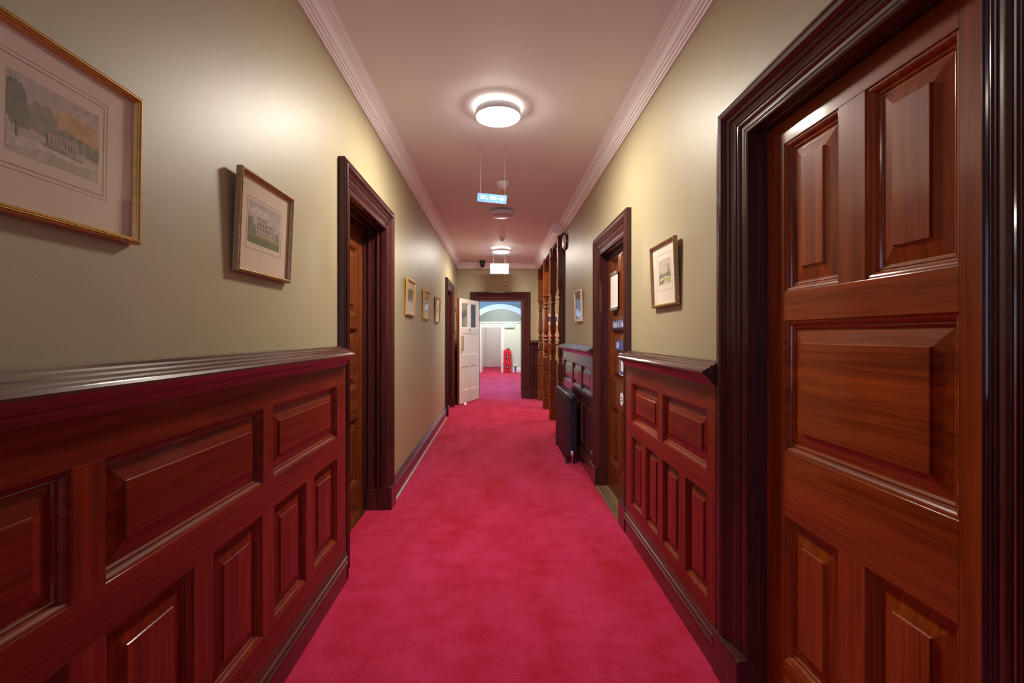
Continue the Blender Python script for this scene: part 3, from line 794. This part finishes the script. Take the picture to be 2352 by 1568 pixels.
z = ceil_z(.065)
t = thing('ceiling_sensor', 'small white ceiling sensor before the far lit ceiling light', 'sensor', (.065, 7.55, z))
b = MB(); b.lathe((.065, 7.55, 0), [(.047, z+.002), (.047, z-.030), (.040, z-.036)], 24); b.build('body', M['white_plastic'], t)
b = MB(); b.lathe((.065, 7.55, 0), [(.028, z-.034), (.026, z-.050), (.014, z-.056)], 20); b.build('lens', M['grey_plastic'], t)

# hanging blue sign, slightly crooked
SY = 3.87
def at(px, py, Y): return Vector(((px-1144)*Y/F, Y, CAM_H-(py-770)*Y/F))
cen = at(1130, 455, SY); ang = math.radians(-6.3)
t = thing('hanging_sign', 'small crooked blue sign reading 301, 302 hanging on two wires', 'sign', (cen.x, cen.y, cen.z))
ux = Vector((math.cos(ang), -.05, math.sin(ang))).normalized(); uz = Vector((-math.sin(ang), 0, math.cos(ang)))
HS = Map((0, 0, 0), (1, 0, 0), (0, 1, 0))
nn = Vector((0, -1, 0))
hw, hh = .121, .0325
b = MB()
for dd in (0, 1): pass
vs = [cen + ux*sx*hw + uz*sz*hh + nn*sd*.003 for sd in (-1, 1) for sz in (-1, 1) for sx in (-1, 1)]
b.add(vs, [(0, 1, 3, 2), (4, 6, 7, 5), (0, 4, 5, 1), (2, 3, 7, 6), (0, 2, 6, 4), (1, 5, 7, 3)])
b.build('board', M['blue'], t)
b = MB()
vs = [cen + ux*sx*hw - uz*(hh+(.006 if sz else 0)) + nn*sd*.0035 for sd in (-1, 1) for sz in (0, 1) for sx in (-1, 1)]
b.add(vs, [(0, 1, 3, 2), (4, 6, 7, 5), (0, 4, 5, 1), (2, 3, 7, 6), (0, 2, 6, 4), (1, 5, 7, 3)])
b.build('bottom_trim', M['navy'], t)
text('lettering', '301, 302', .040, M['lettering'], t, cen - ux*.100 + nn*.0036, ux, uz, nn)
b = MB(); o = cen + ux*.078 + nn*.0042
pts = [(-.026, .0045), (.008, .0045), (-.004, .019), (.005, .019), (.026, 0), (.005, -.019), (-.004, -.019), (.008, -.0045), (-.026, -.0045)]
b.add([o+ux*x+uz*y for x, y in pts] + [o+ux*x+uz*y-nn*.0008 for x, y in pts], [tuple(range(9)), tuple(range(9, 18))] + [(k, (k+1) % 9, 9+(k+1) % 9, 9+k) for k in range(9)])
b.build('arrow', M['lettering'], t)
for s_ in (-.098, .103):
    p = cen+ux*s_+uz*hh
    b = MB(); b.tube(p, (p.x, p.y, ceil_z(p.x)), .0006, 6); b.build('wire', M['wire'], t)

# exit sign
z0, z1 = 2.602, 2.775
t = thing('exit_sign', 'glowing white exit box hanging before the end doorway', 'sign', (.026, 9.3, z1))
b = MB(); b.box(WORLD, -.157, .209, z0+.004, z1+.022, 9.30, 9.36); b.box(WORLD, -.16, .212, z1, z1+.024, 9.285, 9.365); b.build('housing', M['white_plastic'], t, bevel=.002)
b = MB(); b.box(WORLD, -.155, .207, z0, z1, 9.285, 9.30); b.build('lit_panel', M['exit'], t)
b = MB(); b.box(WORLD, .10, .19, z0-.004, z0+.012, 9.2845, 9.2848); b.build('green_mark', M['exit_green'], t)
for x in (-.09, .14):
    b = MB(); b.tube((x, 9.325, z1+.02), (x, 9.325, ceil_z(x)), .006, 8); b.build('hanger', M['white_plastic'], t)
t = thing('pull_cord', 'thin cord with dark toggle hanging below the exit sign', 'cord', (.135, 9.6, ceil_z(.135)))
b = MB(); b.tube((.135, 9.6, 2.46), (.135, 9.6, ceil_z(.135)), .0025, 6); b.build('cord', M['white_plastic'], t)
b = MB(); b.lathe((.135, 9.6, 0), [(.005, 2.47), (.016, 2.455), (.018, 2.41), (.013, 2.385), (.004, 2.38)], 14); b.build('toggle', M['black'], t)

# dome camera
t = thing('security_camera', 'small black dome camera on the ceiling left of exit sign', 'camera', (-.33, 9.95, ceil_z(-.33))); z = ceil_z(-.33)
b = MB(); b.lathe((-.33, 9.95, 0), [(.062, z+.002), (.062, z-.05), (.056, z-.06)], 28); b.build('housing', M['black'], t)
b = MB(); b.lathe((-.33, 9.95, 0), [(.055, z-.058), (.054, z-.085), (.046, z-.115), (.030, z-.138), (.008, z-.147)], 28); b.build('dome', M['smoke'], t)

# white disc high on the right wall
t = thing('wall_disc', 'round white disc with dark rim high beside first staircase post', 'wall fitting', RIGHT(6.40, 2.655, 0))
RX = Map((XR, 6.42, 2.655), (0, 1, 0), (-1, 0, 0))
b = MB(); b.lathe((0, 0, 0), [(.108, .0), (.108, .018), (.104, .024), (.100, .022)], 36); b.v = [RX(p.x, p.y, p.z) for p in b.v]; b.build('rim', M['frame_z'], t)
b = MB(); b.lathe((0, 0, 0), [(.1005, .020), (.099, .040), (.08, .050), (.01, .054)], 36); b.v = [RX(p.x, p.y, p.z) for p in b.v]; b.build('face', M['white_plastic'], t)

# ------------------------------------------------------------------ radiator
t = thing('radiator', 'black purple cast iron column radiator against the right dado', 'radiator', (.795, 5.5, 0))
xc, y0, pitch, ns = .792, 5.06, .0505, 18
def section_mesh(yc, foot):
    b = MB()
    # two columns joined by a thin web, rounded crown and base
    n = 16
    def outline(z, half, r):
        pts = []
        for k in range(n): 
            a = 2*PI*k/n
            cx = half if math.cos(a) >= 0 else -half
            pts.append(Vector((xc+cx+r*math.cos(a), yc+.023*math.sin(a)*min(1, r/.022), z)))
        return pts
    rows = [(.062, .020, .020), (.066, .034, .024), (.085, .040, .027), (.11, .040, .025), (.14, .040, .024), (.66, .040, .024), (.69, .040, .026), (.715, .038, .027), (.735, .032, .024), (.745, .020, .016)]
    vs = []
    for z, h, r in rows: vs += outline(z, h, r)
    fs = []
    for i in range(len(rows)-1):
        for k in range(n): fs.append((i*n+k, i*n+(k+1) % n, (i+1)*n+(k+1) % n, (i+1)*n+k))
    b.add(vs, fs, 0, True); b.add(vs, [tuple(range(n)), tuple(range((len(rows)-1)*n, len(rows)*n))])
    return b
for k in range(ns):
    b = section_mesh(y0+pitch*(k+.5), k in (0, ns-1)); b.build('section', M['rad'], t)
for yy in (y0+pitch*.5, y0+pitch*(ns-.5)):
    for sx in (-.046, .046):
        b = MB(); b.lathe((xc+sx, yy, 0), [(.021, 0), (.018, .015), (.015, .04), (.020, .09)], 14); b.build('foot', M['rad'], t)
for zz, nm in ((.70, 'upper_hub'), (.11, 'lower_hub')):
    b = MB(); b.lathe((xc, y0, zz), [(.030, .012), (.030, -.006), (.024, -.012), (.010, -.013)], 20, axis='y'); b.build(nm, M['rad'], t)
b = MB(); b.lathe((xc, y0-.014, .112), [(.016, .0), (.016, -.03), (.02, -.032), (.02, -.05), (.012, -.056)], 16, axis='y')
b.lathe((xc, y0-.046, 0), [(.017, .09), (.022, .10), (.022, .135), (.016, .15), (.008, .152)], 16)
b.build('valve', M['chrome'], t)
b = MB(); b.tube((xc, y0-.046, -.0), (xc, y0-.046, .10), .0075); b.build('pipe', M['chrome'], t)

# ------------------------------------------------------------------ hall beyond the doorway
def wall(name, label, x0, x1, y0_, y1_, z0_, z1_, mat):
    b = MB(); b.box(WORLD, x0, x1, z0_, z1_, y0_, y1_); return tag(b.build(name, mat), label, 'wall', kind=S)
wall('wall_hall_right', 'pale wall of the hall beyond the doorway, right side', HX1, HX1+.1, YE+.22, HY, 0, 2.95, M['hall_wall'])
def window_in(name, wname, mp, ua, ub, u0, u1, v0, v1, vt, nmull, label, wlabel, mat, thick=.12):
    b = MB()
    b.box(mp, ua, ub, 0, v0, -thick, 0); b.box(mp, ua, ub, v1, vt, -thick, 0)
    b.box(mp, ua, u0, v0, v1, -thick, 0); b.box(mp, u1, ub, v0, v1, -thick, 0)
    tag(b.build(wname, mat), wlabel, 'wall', kind=S)
    c = mp((u0+u1)/2, v0, -thick/2)
    t = thing(name, label, 'window', c, kind=S)
    b = MB(); b.frame4(mp, u0, u1, v0, v1, [(0, -thick+.02), (0, -thick+.07), (.06, -thick+.07), (.06, -thick+.02)])
    w = (u1-u0-.12)/nmull
    for k in range(1, nmull): b.box(mp, u0+.06+w*k-.02, u0+.06+w*k+.02, v0+.05, v1-.05, -thick+.02, -thick+.065)
    b.build('window_frame', M['white_trim'], t)
    for k in range(nmull):
        b = MB(); b.box(mp, u0+.06+w*k+.018, u0+.06+w*(k+1)-.018, v0+.055, v1-.055, -thick+.04, -thick+.044); b.build('glass_pane', M['glass'], t)
    return mp((u0+u1)/2, (v0+v1)/2, -thick-.35)
def daylight(p, rot, sx, sy, energy, col):
    ld = bpy.data.lights.new('daylight', 'AREA'); ld.shape = 'RECTANGLE'; ld.size = sx; ld.size_y = sy; ld.energy = energy; ld.color = col
    lo = bpy.data.objects.new('daylight', ld); COL.objects.link(lo); lo.location = p; lo.rotation_euler = rot
p = window_in('window_1', 'wall_hall_left', Map((HX0, 0, 0), (0, 1, 0), (1, 0, 0)), YE+.22, HY, 11.2, 14.4, .85, 2.55, 3.0, 3,  # window invented out of view to bring bluish daylight into the hall
              'made-up unseen window lighting the hall beyond the doorway from the left', 'pale wall of the hall beyond the doorway, left side', M['hall_wall'])
daylight(p, (0, math.radians(-90), 0), 1.7, 3.2, 190, (.36, .58, 1.0))
p = window_in('window_2', 'wall_back', Map((0, YB, 0), (1, 0, 0), (0, 1, 0)), -1.2, 1.25, -.55, .60, .75, 2.35, 3.0, 2,
              'window at the corridor end behind the viewer', 'painted wall closing the corridor behind the viewer', M['wall'])
daylight(p, (math.radians(90), 0, 0), 1.3, 1.7, 38, (.40, .50, 1.0))

# arch across the hall
AY, ACX, AR, AZ = 15.0, .08, 1.16, 2.215-1.16
b = MB(); n = 32; th = .25
hwid = 1.06; zs = AZ+math.sqrt(AR**2-hwid**2)
pts = [(ACX-hwid+2*hwid*k/n) for k in range(n+1)]
vs = []
for yy in (AY, AY+th):
    for x in pts: vs += [(x, yy, AZ+math.sqrt(max(0, AR**2-(x-ACX)**2))), (x, yy, 2.94)]
L = 2*(n+1); fs = []
for k in range(n):
    a = 2*k; fs += [(a, a+1, a+3, a+2), (L+a, L+a+1, L+a+3, L+a+2), (a, a+2, L+a+2, L+a)]
b.add(vs, fs)
b.box(WORLD, HX0, ACX-hwid, 0, 2.94, AY, AY+th); b.box(WORLD, ACX+hwid, HX1, 0, 2.94, AY, AY+th)
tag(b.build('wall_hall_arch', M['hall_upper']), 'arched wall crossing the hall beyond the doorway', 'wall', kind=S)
b = MB(); vs = []
for yy in (AY-.03, AY+.0):
    for k in range(n+1):
        a = math.radians(155-130*k/n)
        for R in (AR-.005, AR+.165): vs.append((ACX+R*math.cos(a), yy, AZ+R*math.sin(a)))
fs = []
for k in range(n):
    a = 2*k; fs += [(a, a+1, a+3, a+2), (L+a, L+a+1, L+a+3, L+a+2), (a, a+2, L+a+2, L+a), (a+1, a+3, L+a+3, L+a+1)]
b.add(vs, fs)
tag(b.build('trim_15', M['white_trim']), 'white moulded arch band seen through the doorway', 'arch moulding', kind=S)

# end wall of hall with white doorway into a lobby
OX0, OX1, OZ = -.62, .11, 1.68
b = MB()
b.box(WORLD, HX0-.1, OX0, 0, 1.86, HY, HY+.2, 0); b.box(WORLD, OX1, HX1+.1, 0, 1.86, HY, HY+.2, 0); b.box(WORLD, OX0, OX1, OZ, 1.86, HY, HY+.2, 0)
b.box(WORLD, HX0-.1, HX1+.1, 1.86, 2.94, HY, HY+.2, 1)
tag(b.build('wall_hall_end', [M['hall_wall'], M['hall_upper']]), 'pale green and shaded grey far wall of the hall with a white doorway', 'wall', kind=S)
HE = Map((0, HY, 0), (1, 0, 0), (0, -1, 0))
b = MB(); b.extr(HE, [(0, 1.84), (.02, 1.84), (.035, 1.86), (.03, 1.885), (0, 1.89)], HX0, HX1)
tag(b.build('trim_16', M['white_trim']), 'white picture rail across the far hall wall', 'picture rail', kind=S)
t = thing('door_6', 'white doorway at the far end of the hall', 'door', ((OX0+OX1)/2, HY, 0), kind=S)
b = MB(); b.sweep_u(HE, OX0, OX1, 0, OZ, [(0, 0), (0, .02), (.06, .022), (.08, .035), (.12, .035), (.12, 0)], 0, 0); b.build('architrave', M['white_trim'], t)
LE = Map((0, 20.6, 0), (1, 0, 0), (0, -1, 0))
b = MB(); b.sweep_u(LE, -.42, .36, 0, 1.85, [(0, 0), (0, .03), (.10, .03), (.10, 0)], 0, 0); b.build('inner_architrave', M['white_trim'], t)
b = MB(); b.box(LE, -.42, .36, .005, 1.85, 0, .012); b.rings(LE, -.32, .26, .15, 1.7, [(0, .012), (0, .018), (.02, .014)]); b.build('door_leaf', M['white_trim'], t)
wall('wall_lobby_left', 'white left wall of the lobby behind the far white doorway', OX0-.12, OX0, HY+.2, 20.6, 0, 2.9, M['white_trim'])
wall('wall_lobby_right', 'white right wall of the lobby behind the far white doorway', .62, .74, HY+.2, 20.6, 0, 2.9, M['white_trim'])
wall('wall_lobby_end', 'white end wall of the lobby behind the far white doorway', OX0-.12, .74, 20.6, 20.7, 0, 2.9, M['white_trim'])
b = MB(); b.extr(HE, [(0, 0), (.02, 0), (.02, .13), (.012, .16), (0, .17)], OX1+.12, HX1)
tag(b.build('baseboard_hall', M['white_trim']), 'white skirting board under the red extinguisher stand', 'skirting board', kind=S)
ceiling_light(-.25, 13.0, True, 'added round dim fill light in the hall beyond the doorway', 'added hall fill lights', ('fill_lamp_low', 'fill_ring_low'))  # unseen weak lamp added to light the hall
ceiling_light(.1, 16.4, True, 'added round cool fill light past the hall arch', 'added hall fill lights', ('fill_lamp_cool', 'lamp_ring'))  # unseen lamp added to brighten the far hall wall
ceiling_light(0, 19.2, True, 'added round fill light in the small lobby', 'added hall fill lights', ('fill_lamp_lobby', 'fill_ring_low'))  # unseen lamp added so the lobby is not dark

# extinguisher stand
t = thing('extinguisher_stand', 'red fire extinguisher stand against the far hall wall', 'fire extinguisher', (.345, HY-.12, 0))
b = MB(); HS = Map((0, HY-.03, 0), (1, 0, 0), (0, -1, 0))
b.extr(Map((.345, HY-.03, 0), (0, 0, 0), (0, -1, 0)), [(0, 0)]*3, 0, 0) if False else None
b.box(HS, .205, .485, .0, .82, .0, .16); b.box(HS, .235, .455, .82, .86, .01, .13)
b.build('body', M['red'], t, bevel=.025)
for zc in (.20, .58):
    b = MB(); b.box(HS, .295, .395, zc-.06, zc+.07, .16, .166); b.build('badge', M['black'], t)
    b = MB(); b.box(HS, .325, .365, zc-.02, zc+.03, .166, .168); b.build('badge_mark', M['lettering'], t)
for sx in (.20, .49):
    b = MB(); b.box(HS, sx-.012, sx+.012, .28, .36, .03, .12); b.build('side_clip', M['red'], t)
b = MB(); b.box(HS, .30, .43, .86, .885, .03, .06); b.tube(HS(.36, .84, .05), HS(.40, .92, .05), .012); b.build('top_handle', M['black'], t)
# socket and lead
t = thing('wall_socket', 'white socket with black lead above the far skirting board', 'socket', (.64, HY, .17))
b = MB(); b.box(HE, .59, .69, .20, .30, .0, .05); b.build('plate', M['white_trim'], t, bevel=.006)
b = MB(); b.tube(HE(.64, .0, .06), HE(.64, .24, .06), .018); b.build('lead', M['black'], t)
# lit sign at far wall
t = thing('far_exit_sign', 'small glowing sign above the red extinguisher stand', 'sign', (.40, HY, 1.68))
b = MB(); b.box(HE, .24, .60, 1.665, 1.80, .0, .06); b.build('housing', M['white_plastic'], t)
b = MB(); b.box(HE, .25, .59, 1.675, 1.79, .06, .065); b.build('lit_panel', M['far_sign'], t)

# ------------------------------------------------------------------ world, camera, view
w = bpy.data.worlds.new('world'); sc.world = w; w.use_nodes = True
w.node_tree.nodes['Background'].inputs['Color'].default_value = (.5, .6, .7, 1)
w.node_tree.nodes['Background'].inputs['Strength'].default_value = .3
cd = bpy.data.cameras.new('camera'); cam = bpy.data.objects.new('camera', cd); COL.objects.link(cam)
cam.location = (0, 0, CAM_H); cam.rotation_euler = (math.radians(90), 0, 0)
cd.sensor_fit = 'HORIZONTAL'; cd.sensor_width = 36.; cd.lens = 36.*F/2352
cd.shift_x = (1176-1144)/2352; cd.shift_y = -(784-770)/2352
cd.clip_start = .05
sc.camera = cam
vs_ = sc.view_settings
vs_.view_transform = 'Standard'; vs_.look = 'None'; vs_.gamma = 1; vs_.use_curve_mapping = False
vs_.exposure = 0.64
sc.cycles.use_denoising = True
sc.cycles.max_bounces = 8; sc.cycles.diffuse_bounces = 5; sc.cycles.glossy_bounces = 4; sc.cycles.transparent_max_bounces = 12
sc.cycles.sample_clamp_indirect = 12
